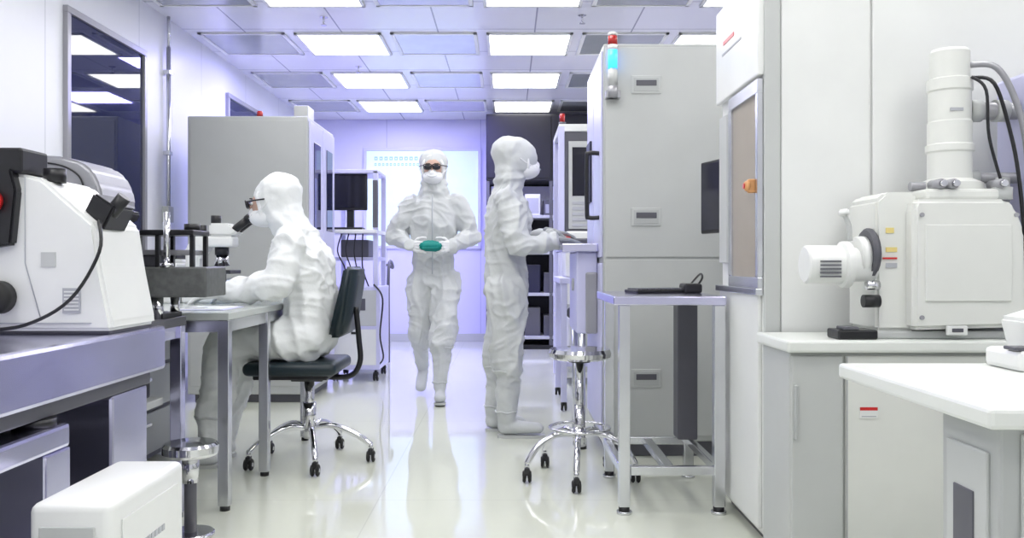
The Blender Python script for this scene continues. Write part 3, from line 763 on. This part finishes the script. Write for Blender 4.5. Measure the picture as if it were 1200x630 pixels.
boot_bits(w,fr,dict(cuffs=[(.215,.08,.395,.080),(.25,.065,.15,.053)],soles=[((.20,.065),(.435,.075),.0,.012)]))
for l,nm in ((1,'left_hand'),(-1,'right_hand')):
    hand(w,nm,fr.p((.19,.145*l,1.12)),fr.R@Vector((.75,-.62*l,-.05)),fr.R@Vector((-.5,-.6*l,-.15)),(0,0,1),.55,'glove')
b=B(Matrix.Translation(fr.p((.275,0,1.115))))
b.prism([(-.09,.0),(-.05,-.03),(.05,-.035),(.09,-.005),(.07,.035),(.0,.05),(-.06,.04)],'Y',-.03,.03,'teal',.012,3,True)
b.box(-.06,.06,-.032,.0,-.012,-.004,'teal',.003)
b.build('folded_teal_cloth',w)
b=B(); 
b.tube([fr.p((.128,0,1.50)),fr.p((.147,0,1.35)),fr.p((.132,0,1.15)),fr.p((.136,0,.92))],.004,'trim_f'); b.build('zipper',w)

# --- standing worker
fr=Fr((0.0,5.0),(1,0)); bd=Body(fr); bd.headz=1.45
bd.seg((-.01,0,.84),(.130,.165,.08),(-.02,0,1.05),(.120,.165,.08)); bd.seg((-.02,0,1.05),(.120,.165,.08),(.005,0,1.26),(.135,.185,.08)); bd.seg((.005,0,1.26),(.135,.185,.08),(.005,0,1.38),(.10,.165,.06))
bd.seg((.01,0,1.41),(.095,.12,.05),(.03,0,1.50),(.085,.09,.05)); head_blobs(bd,(.04,0,1.60),-.05,.12,.035)
bd.seg((0,-.165,1.36),.080,(.07,-.235,1.09),.070); bd.seg((.07,-.235,1.09),.070,(.27,-.14,1.125),.046)
bd.seg((0,.165,1.36),.080,(.08,.22,1.10),.068); bd.seg((.08,.22,1.10),.068,(.25,.08,1.17),.046)
bd.seg((-.01,-.09,.84),.122,(.0,-.095,.50),.108); bd.seg((.0,-.095,.50),.108,(.0,-.1,.42),.102); bd.seg((.0,-.1,.38),.078,(-.01,-.10,.12),.058); bd.seg((-.015,-.10,.06),(.048,.042,.045),(.165,-.105,.055),(.045,.045,.034))
bd.seg((-.01,.09,.84),.120,(-.04,.10,.50),.104); bd.seg((-.04,.10,.50),.104,(-.05,.1,.42),.098); bd.seg((-.05,.1,.38),.076,(-.08,.10,.12),.056); bd.seg((-.09,.10,.06),(.048,.042,.045),(.06,.11,.055),(.045,.045,.034))
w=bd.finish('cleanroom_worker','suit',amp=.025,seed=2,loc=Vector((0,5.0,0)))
face(w,fr,(.04,0,1.60),-.05,.12,glasses=False,back=.010)
boot_bits(w,fr,dict(cuffs=[(.0,-.1,.385,.086),(-.01,-.1,.15,.060),(-.05,.1,.385,.084),(-.08,.1,.15,.058)],soles=[((-.06,-.10),(.215,-.105),0,0),((-.135,.10),(.11,.11),0,0)]))
hand(w,'right_hand',fr.p((.275,-.14,1.135)),(1,.1,-.08),(0,0,-1),(0,1,0),.35,'gloveg')
hand(w,'left_hand',fr.p((.26,.075,1.185)),(1,-.05,-.15),(0,0,-1),(0,-1,0),.5,'gloveg')

# --- seated worker
fr=Fr((-1.0,4.3),(-1,0)); bd=Body(fr); bd.headz=1.2
bd.seg((-.01,0,.635),(.140,.19,.11),(-.02,0,.80),(.135,.18,.09)); bd.seg((-.02,0,.80),(.135,.18,.09),(.02,0,1.02),(.14,.19,.08)); bd.seg((.02,0,1.02),(.14,.19,.08),(.06,0,1.12),(.10,.17,.06))
bd.seg((.06,0,1.14),(.11,.14,.05),(.13,0,1.23),(.105,.11,.05)); head_blobs(bd,(.165,0,1.305),.18,0,.01)
bd.seg((.05,.17,1.10),.084,(.09,.24,.895),.076); bd.seg((.09,.24,.90),.076,(.37,.19,.86),.048)
bd.seg((.05,-.17,1.10),.080,(.12,-.24,.90),.070); bd.seg((.12,-.24,.90),.070,(.36,-.13,.88),.046)
for l in (1,-1):
    bd.seg((.0,.10*l,.63),.115,(.38,.12*l,.60),.094); bd.seg((.38,.12*l,.60),.094,(.42,.12*l,.36),.092); bd.seg((.42,.12*l,.36),.092,(.45,.12*l,.26),.080); bd.seg((.45,.12*l,.24),.070,(.46,.12*l,.12),.056); bd.seg((.45,.12*l,.055),(.042,.042,.045),(.61,.125*l,.050),(.045,.045,.034))
bd.seg((.08,0,.65),(.09,.17,.08),(.34,0,.60),(.09,.13,.06)); bd.seg((.40,0,.55),(.05,.13,.06),(.43,0,.36),(.05,.12,.06))
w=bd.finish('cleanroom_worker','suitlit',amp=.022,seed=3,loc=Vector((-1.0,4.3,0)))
face(w,fr,(.165,0,1.305),.18,glasses=True)
boot_bits(w,fr,dict(cuffs=[(.452,.12,.25,.076),(.452,-.12,.25,.076)],soles=[((.41,.12),(.655,.125),0,0),((.41,-.12),(.655,-.125),0,0)]))
hand(w,'left_hand',fr.p((.38,.19,.848)),(-1,.15,-.12),(0,0,-1),(0,1,0),.30,'glove')
hand(w,'right_hand',fr.p((.37,-.125,.885)),(-1,-.1,-.05),(0,-.5,-.6),(0,-1,.3),.55,'glove')

# ---------------------------------------------------------------- lights
def area(name,loc,size,energy,col,rot=(0,0,0)):
    l=bpy.data.lights.new(name,'AREA'); l.energy=energy; l.size=size; l.color=col
    o=bpy.data.objects.new(name,l); scene.collection.objects.link(o); o.location=loc; o.rotation_euler=rot
area('violet_tint_fill',(-.6,9.2,2.78),.6,60,(.36,.34,1.0))  # both violet area lights are added tint fills without a fixture
area('violet_tint_fill',(-1.9,7.6,2.78),.4,22,(.36,.34,1.0))
w=bpy.data.worlds.new('world'); scene.world=w; w.use_nodes=True
w.node_tree.nodes['Background'].inputs[0].default_value=(.93,.95,1.0,1); w.node_tree.nodes['Background'].inputs[1].default_value=.7

cam=bpy.data.cameras.new('camera'); co=bpy.data.objects.new('camera',cam); scene.collection.objects.link(co)
cam.lens=30; cam.sensor_width=36; cam.shift_x=5/1200; cam.shift_y=-7/1200; cam.clip_start=.05
co.location=(0,0,1.0); co.rotation_euler=(math.radians(90),0,0)
scene.camera=co
